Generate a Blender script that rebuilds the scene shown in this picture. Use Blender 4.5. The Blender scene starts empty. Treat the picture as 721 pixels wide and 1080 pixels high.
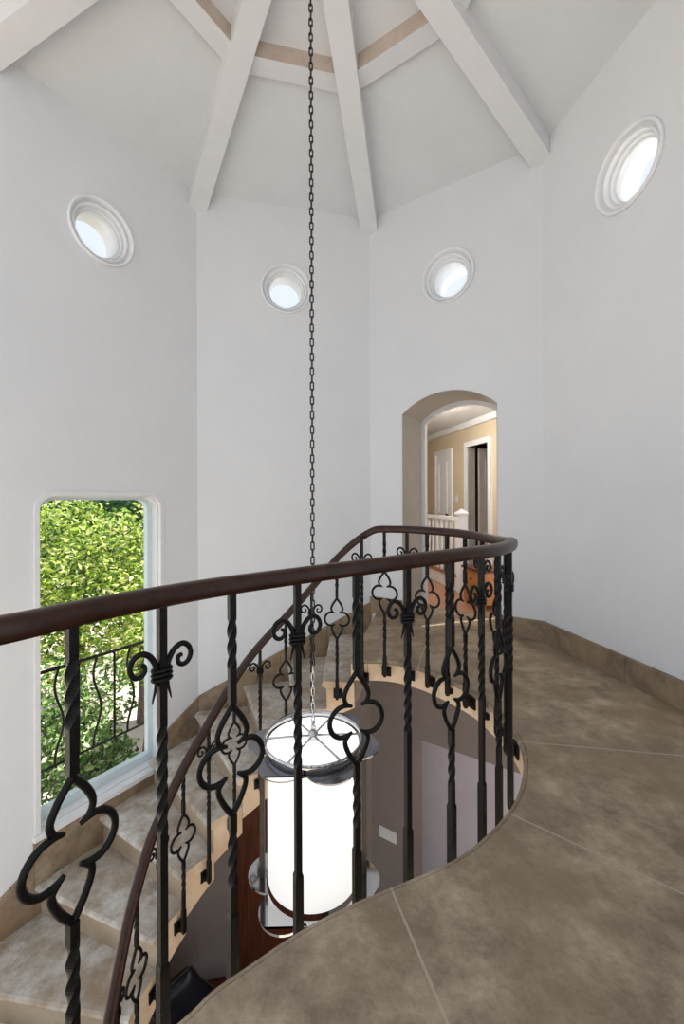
import bpy, bmesh, math, random
from mathutils import Vector, Matrix
from mathutils.geometry import tessellate_polygon
PI = math.pi
random.seed(7)
scene = bpy.context.scene
COL = scene.collection

# ------------------------------------------------------------------ measuring helpers
F, CX, HZ, CAMZ = 441.0, 360.5, 527.0, 1.25
K = [(2.107, 1.956), (1.774, 3.678), (.315, 4.652), (-1.467, 4.256), (-2.42, 2.81),
     (-2.057, .96), (-.535, .021), (1.205, .434)]          # plan of the octagonal tower
C0 = Vector((-.18, 2.30))                                    # centre of the stair well
LAMP = Vector((-.165, 2.33))
FLOOR2 = -3.774                                              # lower hall floor

def P(u, v, z):
    Y = (CAMZ - z) * F / (v - HZ)
    return Vector(((u - CX) / F * Y, Y))

def ray_wall(u, v, a, b, off=0.0):
    a = Vector(a); b = Vector(b); d = (b - a).normalized()
    n = wall_out(a, b); a = a + n * off
    r = Vector(((u - CX) / F, 1.0))
    den = r.x * (-d.y) - (-d.x) * r.y
    t = (a.x * (-d.y) - (-d.x) * a.y) / den
    p = r * t
    return (p - a).dot(d), CAMZ - (v - HZ) / F * t

def wall_out(a, b):
    a = Vector(a); b = Vector(b); d = (b - a).normalized()
    n = Vector((d.y, -d.x)); m = (a + b) / 2
    c = Vector((-.16, 2.33))
    return n if n.dot(m - c) > 0 else -n

# ------------------------------------------------------------------ object helpers
def tag(o, label=None, cat=None, group=None, kind=None):
    if label: o['label'] = label
    if cat: o['category'] = cat
    if group: o['group'] = group
    if kind: o['kind'] = kind
    return o

def empty(name, loc=(0, 0, 0), rz=0.0, label=None, cat=None, group=None, kind=None):
    o = bpy.data.objects.new(name, None); COL.objects.link(o)
    o.location = loc; o.rotation_euler = (0, 0, rz); o.empty_display_size = .1
    return tag(o, label, cat, group, kind)

class MB:
    def __init__(s):
        s.v = []; s.f = []; s.m = []; s.sm = []
    def add(s, verts, faces, mi=0, smooth=False):
        n = len(s.v); s.v += [tuple(v) for v in verts]
        for f in faces:
            s.f.append(tuple(i + n for i in f)); s.m.append(mi); s.sm.append(smooth)
        return s
    def box(s, c, d, M=None, mi=0):
        x, y, z = d[0] / 2, d[1] / 2, d[2] / 2
        vs = [Vector((sx * x + c[0], sy * y + c[1], sz * z + c[2])) for sz in (-1, 1) for sy in (-1, 1) for sx in (-1, 1)]
        if M is not None: vs = [M @ v for v in vs]
        return s.add(vs, [(0, 2, 3, 1), (4, 5, 7, 6), (0, 1, 5, 4), (2, 6, 7, 3), (0, 4, 6, 2), (1, 3, 7, 5)], mi)
    def tube(s, pts, r, n=8, closed=False, up=None, sx=1.0, sy=1.0, twist=None, square=False, smooth=True, mi=0, caps=True):
        pts = [Vector(p) for p in pts]; N = len(pts); rings = []
        prev = None
        for i, p in enumerate(pts):
            a = pts[i - 1] if (i > 0 or closed) else p
            b = pts[(i + 1) % N] if (i < N - 1 or closed) else p
            t = (b - a)
            if t.length < 1e-9: t = Vector((0, 0, 1))
            t.normalize()
            if up is not None:
                x = t.cross(Vector(up))
                if x.length < 1e-6: x = t.orthogonal()
                x.normalize()
            elif prev is None:
                x = t.orthogonal().normalized()
                if abs(t.z) > .95: x = (Vector((1, 0, 0)) - t * t.x).normalized()
            else:
                x = (prev - t * prev.dot(t)).normalized()
            prev = x
            y = t.cross(x).normalized()
            rr = r[i] if isinstance(r, (list, tuple)) else r
            tw = twist[i] if twist else 0.0
            ring = []
            for k in range(n):
                a_ = 2 * PI * k / n + tw + (PI / 4 if square else 0)
                q = rr * (math.sqrt(2) if square else 1)
                ring.append(p + x * (math.cos(a_) * q * sx) + y * (math.sin(a_) * q * sy))
            rings.append(ring)
        vs = [v for ring in rings for v in ring]; fs = []
        M_ = N if closed else N - 1
        for i in range(M_):
            for k in range(n):
                a = i * n + k; b = i * n + (k + 1) % n
                c = ((i + 1) % N) * n + (k + 1) % n; d = ((i + 1) % N) * n + k
                fs.append((a, b, c, d))
        if not closed and caps:
            fs.append(tuple(range(n - 1, -1, -1))); fs.append(tuple((N - 1) * n + k for k in range(n)))
        return s.add(vs, fs, mi, smooth)
    def lathe(s, prof, n=32, c=(0, 0, 0), M=None, mi=0, smooth=True, closed=False):
        vs = []; fs = []
        for (r, z) in prof:
            for k in range(n):
                a = 2 * PI * k / n
                v = Vector((c[0] + r * math.cos(a), c[1] + r * math.sin(a), c[2] + z))
                vs.append(M @ v if M is not None else v)
        L = len(prof)
        for i in range(L if closed else L - 1):
            j = (i + 1) % L
            for k in range(n):
                fs.append((i * n + k, i * n + (k + 1) % n, j * n + (k + 1) % n, j * n + k))
        return s.add(vs, fs, mi, smooth)
    def plate(s, loops, f0, f1, mi=0, msides=None):
        """polygon with holes: loops of 2D points; f0/f1 map a 2D point to 3D on both faces"""
        allp = [p for l in loops for p in l]
        tris = tessellate_polygon([[Vector((p[0], p[1], 0)) for p in l] for l in loops])
        n = len(allp)
        vs = [f0(p) for p in allp] + [f1(p) for p in allp]
        s.add(vs, [tuple(t) for t in tris] + [tuple(i + n for i in reversed(t)) for t in tris], mi)
        k = 0
        for li, l in enumerate(loops):
            m = len(l); a = [f0(p) for p in l]; b = [f1(p) for p in l]
            s.add(a + b, [(i, (i + 1) % m, m + (i + 1) % m, m + i) for i in range(m)], mi if msides is None else msides[li])
        return s
    def build(s, name, mats, parent=None, recalc=True, bevel=0.0, loc=None, auto=None):
        me = bpy.data.meshes.new(name)
        me.from_pydata(s.v, [], s.f)
        if not isinstance(mats, (list, tuple)): mats = [mats]
        for m in mats: me.materials.append(m)
        me.polygons.foreach_set('material_index', s.m)
        me.polygons.foreach_set('use_smooth', s.sm)
        bm = bmesh.new(); bm.from_mesh(me)
        bmesh.ops.remove_doubles(bm, verts=bm.verts, dist=1e-5)
        if recalc: bmesh.ops.recalc_face_normals(bm, faces=bm.faces)
        if bevel:
            es = [e for e in bm.edges if len(e.link_faces) == 2 and e.calc_face_angle(0) > .6]
            bmesh.ops.bevel(bm, geom=es, offset=bevel, segments=2, profile=.6, affect='EDGES', clamp_overlap=True)
        bm.to_mesh(me); bm.free(); me.update()
        o = bpy.data.objects.new(name, me); COL.objects.link(o)
        if parent is not None: o.parent = parent
        if loc is not None: o.location = loc
        return o

def copy_tree(o, parent=None):
    c = o.copy(); COL.objects.link(c)
    c.parent = parent if parent is not None else o.parent
    for ch in list(o.children): copy_tree(ch, c)
    return c

def crom(pts, n=8):
    out = []; N = len(pts)
    pts = [Vector(p) for p in pts]
    for i in range(N - 1):
        p0 = pts[max(i - 1, 0)]; p1 = pts[i]; p2 = pts[i + 1]; p3 = pts[min(i + 2, N - 1)]
        for k in range(n):
            t = k / n
            out.append(.5 * ((2 * p1) + (p2 - p0) * t + (2 * p0 - 5 * p1 + 4 * p2 - p3) * t * t + (3 * p1 - p0 - 3 * p2 + p3) * t ** 3))
    out.append(pts[-1]); return out

# ------------------------------------------------------------------ materials
def srgb(r, g, b):
    f = lambda c: (c / 255 / 12.92) if c / 255 <= .04045 else ((c / 255 + .055) / 1.055) ** 2.4
    return (f(r), f(g), f(b), 1)

def material(name, c1, c2=None, scale=4.0, rough=.6, metal=0.0, bump=0.0, bscale=40.0, detail=6, stretch=None, spec=.5, lo=.35, hi=.65, c3=None, s3=1.2, coat=0.0, nrough=.62):
    m = bpy.data.materials.new(name); m.use_nodes = True
    nt = m.node_tree; N = nt.nodes; L = nt.links
    b = N['Principled BSDF']
    b.inputs['Roughness'].default_value = rough; b.inputs['Metallic'].default_value = metal
    b.inputs['Specular IOR Level'].default_value = spec
    b.inputs['Coat Weight'].default_value = coat
    b.inputs['Base Color'].default_value = c1
    tc = N.new('ShaderNodeTexCoord'); vec = tc.outputs['Object']
    if stretch:
        mp = N.new('ShaderNodeMapping'); mp.inputs['Scale'].default_value = stretch
        L.new(vec, mp.inputs[0]); vec = mp.outputs[0]
    if c2:
        nz = N.new('ShaderNodeTexNoise'); nz.inputs['Scale'].default_value = scale; nz.inputs['Detail'].default_value = detail
        nz.inputs['Roughness'].default_value = nrough
        L.new(vec, nz.inputs['Vector'])
        rp = N.new('ShaderNodeValToRGB'); rp.color_ramp.elements[0].position = lo; rp.color_ramp.elements[1].position = hi
        rp.color_ramp.elements[0].color = c1; rp.color_ramp.elements[1].color = c2
        L.new(nz.outputs['Fac'], rp.inputs[0]); out = rp.outputs[0]
        if c3:
            n3 = N.new('ShaderNodeTexNoise'); n3.inputs['Scale'].default_value = s3; n3.inputs['Detail'].default_value = 4
            L.new(vec, n3.inputs['Vector'])
            r3 = N.new('ShaderNodeValToRGB'); r3.color_ramp.elements[0].position = .45; r3.color_ramp.elements[1].position = .72
            L.new(n3.outputs['Fac'], r3.inputs[0])
            mx = N.new('ShaderNodeMix'); mx.data_type = 'RGBA'
            L.new(r3.outputs[0], mx.inputs[0]); L.new(out, mx.inputs[6]); mx.inputs[7].default_value = c3
            out = mx.outputs[2]
        L.new(out, b.inputs['Base Color'])
    if bump:
        nb = N.new('ShaderNodeTexNoise'); nb.inputs['Scale'].default_value = bscale; nb.inputs['Detail'].default_value = 5
        L.new(vec, nb.inputs['Vector'])
        bp = N.new('ShaderNodeBump'); bp.inputs['Strength'].default_value = bump; bp.inputs['Distance'].default_value = .01
        L.new(nb.outputs['Fac'], bp.inputs['Height']); L.new(bp.outputs[0], b.inputs['Normal'])
    return m

def glass_mat(name, tint=(1, 1, 1, 1), gl=.06):
    m = bpy.data.materials.new(name); m.use_nodes = True; nt = m.node_tree; N = nt.nodes; L = nt.links
    N.clear(); o = N.new('ShaderNodeOutputMaterial'); t = N.new('ShaderNodeBsdfTransparent'); g = N.new('ShaderNodeBsdfGlossy')
    g.inputs['Roughness'].default_value = .02; t.inputs[0].default_value = tint
    mx = N.new('ShaderNodeMixShader'); fr = N.new('ShaderNodeLayerWeight'); fr.inputs[0].default_value = .5
    pw = N.new('ShaderNodeMath'); pw.operation = 'POWER'; pw.inputs[1].default_value = 5; L.new(fr.outputs['Facing'], pw.inputs[0])
    sc = N.new('ShaderNodeMath'); sc.operation = 'MULTIPLY_ADD'; sc.inputs[1].default_value = .6; sc.inputs[2].default_value = .02; L.new(pw.outputs[0], sc.inputs[0])
    L.new(sc.outputs[0], mx.inputs[0]); L.new(t.outputs[0], mx.inputs[1]); L.new(g.outputs[0], mx.inputs[2]); L.new(mx.outputs[0], o.inputs[0])
    return m

def emit_mat(name, col, s):
    m = bpy.data.materials.new(name); m.use_nodes = True; N = m.node_tree.nodes; b = N['Principled BSDF']
    b.inputs['Base Color'].default_value = (.3, .3, .3, 1); b.inputs['Roughness'].default_value = .5; b.inputs['Specular IOR Level'].default_value = .2
    b.inputs['Emission Color'].default_value = col; b.inputs['Emission Strength'].default_value = s
    return m

def leaf_mat(name, cols):
    m = bpy.data.materials.new(name); m.use_nodes = True; nt = m.node_tree; N = nt.nodes; L = nt.links; b = N['Principled BSDF']
    g = N.new('ShaderNodeNewGeometry'); rp = N.new('ShaderNodeValToRGB')
    el = rp.color_ramp.elements; el[0].color = cols[0]; el[1].color = cols[-1]
    for i, c in enumerate(cols[1:-1]):
        e = el.new((i + 1) / (len(cols) - 1)); e.color = c
    L.new(g.outputs['Random Per Island'], rp.inputs[0]); L.new(rp.outputs[0], b.inputs['Base Color'])
    b.inputs['Roughness'].default_value = .45
    tr = N.new('ShaderNodeBsdfTranslucent'); L.new(rp.outputs[0], tr.inputs[0])
    ad = N.new('ShaderNodeMixShader'); ad.inputs[0].default_value = .22
    L.new(b.outputs[0], ad.inputs[1]); L.new(tr.outputs[0], ad.inputs[2]); L.new(ad.outputs[0], N['Material Output'].inputs[0])
    return m

M = {}
M['plaster'] = material('white_plaster', srgb(228, 229, 231), srgb(231, 232, 234), 2.2, .85, bump=.3, bscale=11, spec=.2)
M['ceil'] = material('ceiling_paint', srgb(220, 222, 224), srgb(224, 226, 228), 3, .85, bump=.25, bscale=14, spec=.2)
M['beam'] = material('beam_paint', srgb(230, 231, 233), srgb(227, 228, 230), 6, .6, bump=.1, bscale=30, spec=.3)
M['rawbeam'] = material('bare_wood_edge', srgb(206, 190, 178), srgb(192, 176, 162), 9, .7, bump=.1, bscale=30)
M['taupe'] = material('taupe_paint', srgb(134, 123, 117), srgb(140, 129, 123), 3, .8, bump=.3, bscale=12, spec=.25)
M['lilac'] = material('pale_lilac_paint', srgb(196, 186, 190), srgb(204, 194, 197), 2, .8)
M['beige'] = material('beige_paint', srgb(204, 188, 160), srgb(209, 193, 165), 2, .8)
M['greige'] = material('arch_reveal_greige', srgb(182, 175, 166), srgb(190, 183, 174), 3, .85, bump=.4, bscale=14, spec=.2)
M['white'] = material('white_gloss_paint', srgb(236, 236, 236), srgb(230, 230, 231), 8, .35)
M['purewhite'] = material('bright_white_paint', srgb(248, 249, 250), srgb(244, 245, 247), 8, .35)
M['frame'] = material('pale_blue_white_paint', srgb(214, 228, 232), srgb(206, 221, 226), 8, .45, bump=.05)
M['greydoor'] = material('grey_door_paint', srgb(176, 166, 156), srgb(170, 160, 150), 5, .5)
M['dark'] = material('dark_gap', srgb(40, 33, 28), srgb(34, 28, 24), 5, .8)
M['limestone'] = material('warm_limestone', srgb(216, 186, 154), srgb(230, 206, 176), 7, .75, bump=.25, bscale=35, c3=srgb(206, 172, 136), s3=3)
M['tread'] = material('worn_tread_stone', srgb(158, 144, 126), srgb(208, 204, 197), 7, .6, bump=.5, bscale=38, c3=srgb(150, 130, 106), s3=2.4, detail=11, lo=.38, hi=.6, nrough=.72)
M['riser'] = material('stained_riser_stone', srgb(166, 146, 122), srgb(188, 172, 150), 6, .65, bump=.35, bscale=40, c3=srgb(142, 118, 92), s3=3)
M['skirt'] = material('brown_skirting_stone', srgb(160, 141, 118), srgb(118, 100, 80), 6, .6, bump=.4, bscale=30, c3=srgb(150, 122, 92), s3=2.5, detail=10, lo=.38, hi=.62, nrough=.72)
M['iron'] = material('wrought_iron', srgb(10, 8, 7), srgb(17, 14, 13), 30, .4, bump=.2, bscale=70, spec=.22)
M['rail'] = material('mahogany', srgb(34, 16, 8), srgb(58, 28, 13), 26, .3, coat=.05, spec=.35, bump=.05, bscale=20)
M['chrome'] = material('polished_nickel', srgb(188, 188, 190), None, rough=.07, metal=1.0)
M['dark_nickel'] = material('darkened_nickel', srgb(132, 132, 136), None, rough=.12, metal=1.0)  # nickel toned down: a dark reflection is put into the colour
M['darkchain'] = material('bronze_chain', srgb(46, 40, 36), srgb(62, 54, 48), 60, .4, metal=.6)
M['doorwood'] = material('red_brown_wood', srgb(74, 36, 18), srgb(108, 56, 30), 3, .4, stretch=(14, 14, 1.2), bump=.06)
M['oak'] = material('orange_oak_floor', srgb(160, 112, 86), srgb(176, 126, 98), 3, .4, stretch=(4, 30, 4))
M['chest'] = material('golden_wood', srgb(190, 128, 74), srgb(172, 112, 62), 3, .4, stretch=(3, 3, 20))
M['darkfloor'] = material('dark_wood_floor', srgb(72, 44, 30), srgb(92, 60, 42), 3, .35, stretch=(2, 22, 4))
M['cushion'] = material('dark_leather', srgb(22, 24, 34), srgb(32, 34, 44), 8, .35, bump=.3, bscale=25)
M['cushionedge'] = material('olive_piping', srgb(70, 68, 50), srgb(60, 58, 44), 20, .6)
M['glass'] = glass_mat('window_glass')
M['lampglass'] = emit_mat('lit_opal_glass', (1, .985, .965, 1), .9)
M['lamptop'] = emit_mat('lit_diffuser', (1, .98, .95, 1), 1.5)
M['paving'] = material('pale_paving', srgb(198, 186, 172), srgb(216, 204, 190), 2, .9)
M['bark'] = material('grey_brown_bark', srgb(92, 78, 66), srgb(120, 104, 88), 8, .9, bump=.5)
M['leafA'] = leaf_mat('yellow_green_leaves', [srgb(38, 70, 24), srgb(112, 150, 46), srgb(190, 212, 86), srgb(242, 244, 178)])  # palest and darkest tones put sun highlights and shade into the leaf colour
M['leafB'] = leaf_mat('deep_green_leaves', [srgb(30, 72, 40), srgb(52, 104, 60), srgb(80, 135, 80)])
M['leafC'] = leaf_mat('shrub_leaves', [srgb(28, 56, 24), srgb(84, 128, 52), srgb(136, 170, 90), srgb(226, 232, 196)])
M['roof'] = material('roof_tile', srgb(150, 90, 66), srgb(170, 104, 78), 6, .9)
M['plateplastic'] = material('white_plastic', srgb(222, 222, 222), None, rough=.4)
M['rendered'] = material('exterior_render', srgb(222, 214, 200), srgb(230, 222, 210), 3, .9)

def balcony_mat():
    m = material('balcony_stone', srgb(182, 163, 139), srgb(120, 105, 88), 4.6, .66, nrough=.74, bump=.5, bscale=42, lo=.36, hi=.62, c3=srgb(142, 124, 102), s3=2.3, detail=13, spec=.3)
    nt = m.node_tree; N = nt.nodes; L = nt.links; b = N['Principled BSDF']
    src = b.inputs['Base Color'].links[0].from_socket
    g = N.new('ShaderNodeNewGeometry'); sep = N.new('ShaderNodeSeparateXYZ'); L.new(g.outputs['Position'], sep.inputs[0])
    tot = None
    def mth(op, a, b_=None, c=None):
        n = N.new('ShaderNodeMath'); n.operation = op
        for i, x in enumerate((a, b_, c)):
            if x is None: continue
            if isinstance(x, (int, float)): n.inputs[i].default_value = x
            else: L.new(x, n.inputs[i])
        return n.outputs[0]
    for (a, c) in (((410, 935), (470, 1080)), ((535, 858), (721, 945)), ((551, 783), (721, 798.5)), ((440, 704), (452, 668))):
        p = P(*a, 0); q = P(*c, 0); d = (q - p).normalized(); nrm = Vector((-d.y, d.x))
        dist = mth('ABSOLUTE', mth('MULTIPLY_ADD', sep.outputs[0], nrm.x, mth('MULTIPLY_ADD', sep.outputs[1], nrm.y, -nrm.dot(p))))
        t = mth('MULTIPLY_ADD', sep.outputs[0], d.x, mth('MULTIPLY_ADD', sep.outputs[1], d.y, -d.dot(p)))
        k = mth('MULTIPLY', mth('LESS_THAN', dist, .004), mth('GREATER_THAN', t, -.12))
        tot = k if tot is None else mth('MAXIMUM', tot, k)
    mx = N.new('ShaderNodeMix'); mx.data_type = 'RGBA'
    L.new(mth('MULTIPLY', tot, .9), mx.inputs[0]); L.new(src, mx.inputs[6]); mx.inputs[7].default_value = srgb(174, 164, 144)
    L.new(mx.outputs[2], b.inputs['Base Color'])
    # fine pale wear specks
    return m
M['balcony'] = balcony_mat()

# ------------------------------------------------------------------ wall panels
ZC = 4.37
class Wall:
    def __init__(s, a, b):
        s.a = Vector(a); s.b = Vector(b); s.d = (s.b - s.a).normalized(); s.n = wall_out(a, b); s.L = (s.b - s.a).length
    def at(s, q, z, off=0.0):
        p = s.a + s.d * q + s.n * off
        return Vector((p.x, p.y, z))
    def f(s, off): return lambda p: s.at(p[0], p[1], off)
WA = Wall(K[3], K[4]); WB = Wall(K[2], K[3]); WC = Wall(K[2], K[1]); WD = Wall(K[1], K[0]); WE = Wall(K[0], K[7])

def circ(cx, cz, r, n=48): return [(cx + r * math.cos(2 * PI * k / n), cz + r * math.sin(2 * PI * k / n)) for k in range(n)]

OC = {}
for nm, w, uv, a, b in (('A', WA, (108.5, 244), K[3], K[4]), ('B', WB, (302.3, 304.6), K[2], K[3]), ('C', WC, (472.7, 291.7), K[2], K[1]), ('D', WD, (663.2, 179.2), K[1], K[0])):
    OC[nm] = ray_wall(*uv, a, b)
OR = .262

# window opening on the left wall, rounded at the top
WS0, WS1, WZ0, WZ1, WR = .405, 1.415, -1.215, 1.305, .13
def roundtop(s0, s1, z0, z1, r, n=8):
    l = [(s0, z0), (s1, z0)]
    l += [(s1 - r + r * math.cos(a), z1 - r + r * math.sin(a)) for a in [PI / 2 * k / n for k in range(n + 1)]]
    l += [(s0 + r - r * math.sin(a), z1 - r + r * math.cos(a)) for a in [PI / 2 * k / n for k in range(n + 1)]]
    return l
# arch on wall C
def arch(s0, s1, z0, zs, zc, n=20):
    w = (s1 - s0) / 2; h = zc - zs; R = (w * w + h * h) / (2 * h); c = (s0 + s1) / 2; a = math.asin(w / R)
    l = [(s0, z0), (s1, z0)]
    for k in range(n + 1):
        t = a - 2 * a * k / n
        l.append((c + R * math.sin(t), zc - R + R * math.cos(t)))
    return l
AS0, AS1, AZS, AZC = .389, 1.362, 2.15, 2.335
rakeB = lambda q: .10 - .468 * q - .28
rakeA = lambda q: -.742 - .46 * q - .28
def struct(o): o['kind'] = 'structure'; return o

mb = MB(); mb.plate([[(0, rakeA(0)), (WA.L, rakeA(WA.L)), (WA.L, ZC), (0, ZC)], roundtop(WS0, WS1, WZ0, WZ1, WR), circ(*OC['A'], OR)], WA.f(0), WA.f(.26))
struct(mb.build('wall_left', M['plaster']))
mb = MB(); mb.plate([[(0, rakeB(0)), (WB.L, rakeB(WB.L)), (WB.L, ZC), (0, ZC)], circ(*OC['B'], OR)], WB.f(0), WB.f(.26))
struct(mb.build('wall_back_left', M['plaster']))
ah = arch(AS0, AS1, -.175, AZS, AZC)
mb = MB(); mb.plate([[(0, -.18), (AS0, -.18)] + [(AS0, AZS)] + list(reversed(ah[2:]))[1:-1] + [(AS1, AZS), (AS1, -.18), (WC.L, -.18), (WC.L, ZC), (0, ZC)], circ(*OC['C'], OR)], WC.f(0), WC.f(.56))
struct(mb.build('wall_back_right', M['plaster']))
mb = MB(); mb.plate([[(0, -.18), (WD.L, -.18), (WD.L, ZC), (0, ZC)], circ(*OC['D'], OR)], WD.f(0), WD.f(.26))
struct(mb.build('wall_right', M['plaster']))
mb = MB(); mb.plate([[(0, -.18), (WE.L, -.18), (WE.L, ZC), (0, ZC)]], WE.f(0), WE.f(.26))
struct(mb.build('wall_near_right', M['plaster']))
# lower hall walls
DS0, DS1, DZ = .475, 1.70, -1.24
mb = MB(); mb.plate([[(0, FLOOR2), (WA.L, FLOOR2), (WA.L, rakeA(WA.L)), (0, rakeA(0))]], WA.f(0), WA.f(.26))
struct(mb.build('wall_lower_left', M['taupe']))
bs0 = ray_wall(345, 900, K[2], K[3])[0]; bs1 = ray_wall(243, 900, K[2], K[3])[0]
BZ = -1.62
mb = MB(); mb.plate([[(0, FLOOR2), (bs0, FLOOR2), (bs0, BZ), (bs1, BZ), (bs1, FLOOR2), (WB.L, FLOOR2), (WB.L, rakeB(WB.L)), (0, rakeB(0))]], WB.f(0), WB.f(.26))
struct(mb.build('wall_lower_back_left', M['taupe']))
mb = MB(); mb.plate([[(0, FLOOR2), (DS0, FLOOR2), (DS0, DZ), (DS1, DZ), (DS1, FLOOR2), (WC.L, FLOOR2), (WC.L, -.18), (0, -.18)]], WC.f(0), WC.f(.3))
struct(mb.build('wall_lower_back_right', M['taupe']))
mb = MB(); mb.plate([[(0, FLOOR2), (WD.L, FLOOR2), (WD.L, -.18), (0, -.18)]], WD.f(0), WD.f(.26))
struct(mb.build('wall_lower_right', M['taupe']))
# lower floor
oct_ = [(-.16 + (x + .16) * 1.06, 2.33 + (y - 2.33) * 1.06) for x, y in K]
mb = MB(); mb.plate([oct_], lambda p: Vector((p[0], p[1], FLOOR2)), lambda p: Vector((p[0], p[1], FLOOR2 - .2)))
struct(mb.build('floor_lower', M['darkfloor']))
# brown baseboards of the lower hall
for nm, w, r in (('baseboard_lower_left', WA, [(0, WA.L)]), ('baseboard_lower_back_left', WB, [(bs1 + .07, WB.L), (0, bs0 - .07)]), ('baseboard_lower_back_right', WC, [(0, DS0)])):
    mb = MB()
    for q0, q1 in r:
        mb.plate([[(q0, FLOOR2), (q1, FLOOR2), (q1, FLOOR2 + .12), (q0, FLOOR2 + .12)]], w.f(0), w.f(-.018))
    struct(mb.build(nm, M['doorwood']))

# room seen through the lower opening
mb = MB(); mb.plate([[(-.6, FLOOR2), (3.2, FLOOR2), (3.2, -1.0), (-.6, -1.0)]], WC.f(.72), WC.f(.8)); struct(mb.build('wall_side_room_back', M['lilac']))
mb = MB(); mb.plate([[(-.6, .3), (3.2, .3), (3.2, 1.6), (-.6, 1.6)]], lambda p: WC.at(p[0], -1.0, p[1]), lambda p: WC.at(p[0], -.9, p[1])); struct(mb.build('ceiling_side_room', M['lilac']))
mb = MB(); mb.plate([[(-.6, .3), (3.2, .3), (3.2, 1.6), (-.6, 1.6)]], lambda p: WC.at(p[0], FLOOR2, p[1]), lambda p: WC.at(p[0], FLOOR2 - .1, p[1])); struct(mb.build('floor_side_room', M['darkfloor']))
for nm, q in (('wall_side_room_left', -.6), ('wall_side_room_right', 3.2)):
    mb = MB(); mb.plate([[(.3, FLOOR2), (1.6, FLOOR2), (1.6, -1.0), (.3, -1.0)]], lambda p, q=q: WC.at(q, p[1], p[0]), lambda p, q=q: WC.at(q + (.1 if q > 0 else -.1), p[1], p[0])); struct(mb.build(nm, M['lilac']))

# brown door on the lower back-left wall
d1 = struct(empty('door_1', WB.at((bs0 + bs1) / 2, FLOOR2)))
mb = MB(); w = bs1 - bs0
def WBl(off, WB=WB):
    o = Vector(d1.location)
    return lambda p: WB.at(p[0], p[1], off) - o
mb.plate([[(bs0 + .05, FLOOR2 + .005), (bs1 - .05, FLOOR2 + .005), (bs1 - .05, BZ - .05), (bs0 + .05, BZ - .05)]], WBl(.07), WBl(.115))
for (z0, z1) in ((FLOOR2 + .2, FLOOR2 + .95), (FLOOR2 + 1.1, BZ - .2)):
    for (q0, q1) in ((bs0 + .15, (bs0 + bs1) / 2 - .05), ((bs0 + bs1) / 2 + .05, bs1 - .15)):
        mb.plate([[(q0, z0), (q1, z0), (q1, z1), (q0, z1)]], WBl(.07), WBl(.058))
leaf = mb.build('door_leaf', M['doorwood'], d1, bevel=.004)
mb = MB(); mb.plate([[(bs0, FLOOR2), (bs0 + .05, FLOOR2), (bs0 + .05, BZ - .05), (bs1 - .05, BZ - .05), (bs1 - .05, FLOOR2), (bs1, FLOOR2), (bs1, BZ), (bs0, BZ)]], WBl(.0), WBl(.2))
mb.build('door_frame', M['dark'], d1)
kb = MB(); c = WB.at(bs0 + .12, FLOOR2 + 1.0, .03) - Vector(d1.location)
kb.lathe([(0, -.03), (.028, -.02), (.032, 0), (.02, .015), (.012, .02), (.012, .04)], 16, M=Matrix.Translation(c) @ Vector((WB.n.x, WB.n.y, 0)).to_track_quat('Z', 'Y').to_matrix().to_4x4())
kb.build('door_knob', M['darkchain'], leaf)
mb = MB(); mb.plate([[(bs0, FLOOR2), (bs1, FLOOR2), (bs1, BZ), (bs0, BZ)]], WB.f(.2), WB.f(.25)); struct(mb.build('wall_behind_door', M['dark']))

# four-gang switch plate on the lower taupe wall
ss, sz = ray_wall(407.5, 880, K[2], K[1])
sp = empty('switch_plate', WC.at(ss, sz), 0, 'white switch plate with four toggles on the taupe wall below the balcony', 'light switch')
o0 = Vector(sp.location)
wl = lambda off: (lambda p: WC.at(ss + p[0], sz + p[1], off) - o0)
mb = MB(); mb.plate([[(-.105, -.06), (.105, -.06), (.105, .06), (-.105, .06)]], wl(0), wl(-.008)); mb.build('cover_plate', M['plateplastic'], sp, bevel=.002)
for k in range(4):
    q = -.069 + .046 * k; mb = MB(); mb.plate([[(q - .006, -.012), (q + .006, -.012), (q + .005, .014), (q - .005, .014)]], wl(-.008), wl(-.016)); mb.build('toggle', M['plateplastic'], sp)

# ------------------------------------------------------------------ ceiling: eight facets, rafters, ring of braces
APEX = Vector((-.17, 2.33, ZC + .86))
def kk(i, z): return Vector((K[i % 8][0], K[i % 8][1], z))
mb = MB()
up = Vector((0, 0, .12))
for i in range(8):
    a, b = kk(i, ZC), kk(i + 1, ZC)
    aa = a + (a - Vector((APEX.x, APEX.y, ZC))) * .14; bb = b + (b - Vector((APEX.x, APEX.y, ZC))) * .14
    dz = Vector((0, 0, .1)); aa -= dz * 0; bb -= dz * 0
    mb.add([a, b, APEX, aa + up, bb + up, APEX + up], [(0, 1, 2), (3, 5, 4), (0, 3, 4, 1)])
ceil = struct(mb.build('ceiling', M['ceil'], recalc=False))
mb = MB()
for i in range(8):
    a, b = kk(i, ZC), kk(i + 1, ZC)
    A2 = APEX + Vector((0, 0, .2)); c = Vector((APEX.x, APEX.y, 0))
    a2 = c + (Vector((a.x, a.y, 0)) - c) * 1.13 + Vector((0, 0, ZC + .05)); b2 = c + (Vector((b.x, b.y, 0)) - c) * 1.13 + Vector((0, 0, ZC + .05))
    mb.add([a2, b2, A2], [(0, 1, 2)])
struct(mb.build('roof_tower', M['roof'], recalc=False))
BW, BD = .18, .18
roof_beams = empty('ceiling_beams', (APEX.x, APEX.y, ZC), 0, 'white painted beams radiating under the octagonal ceiling', 'ceiling beams')
roof_beams['kind'] = 'structure'
o0 = Vector(roof_beams.location)
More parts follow.
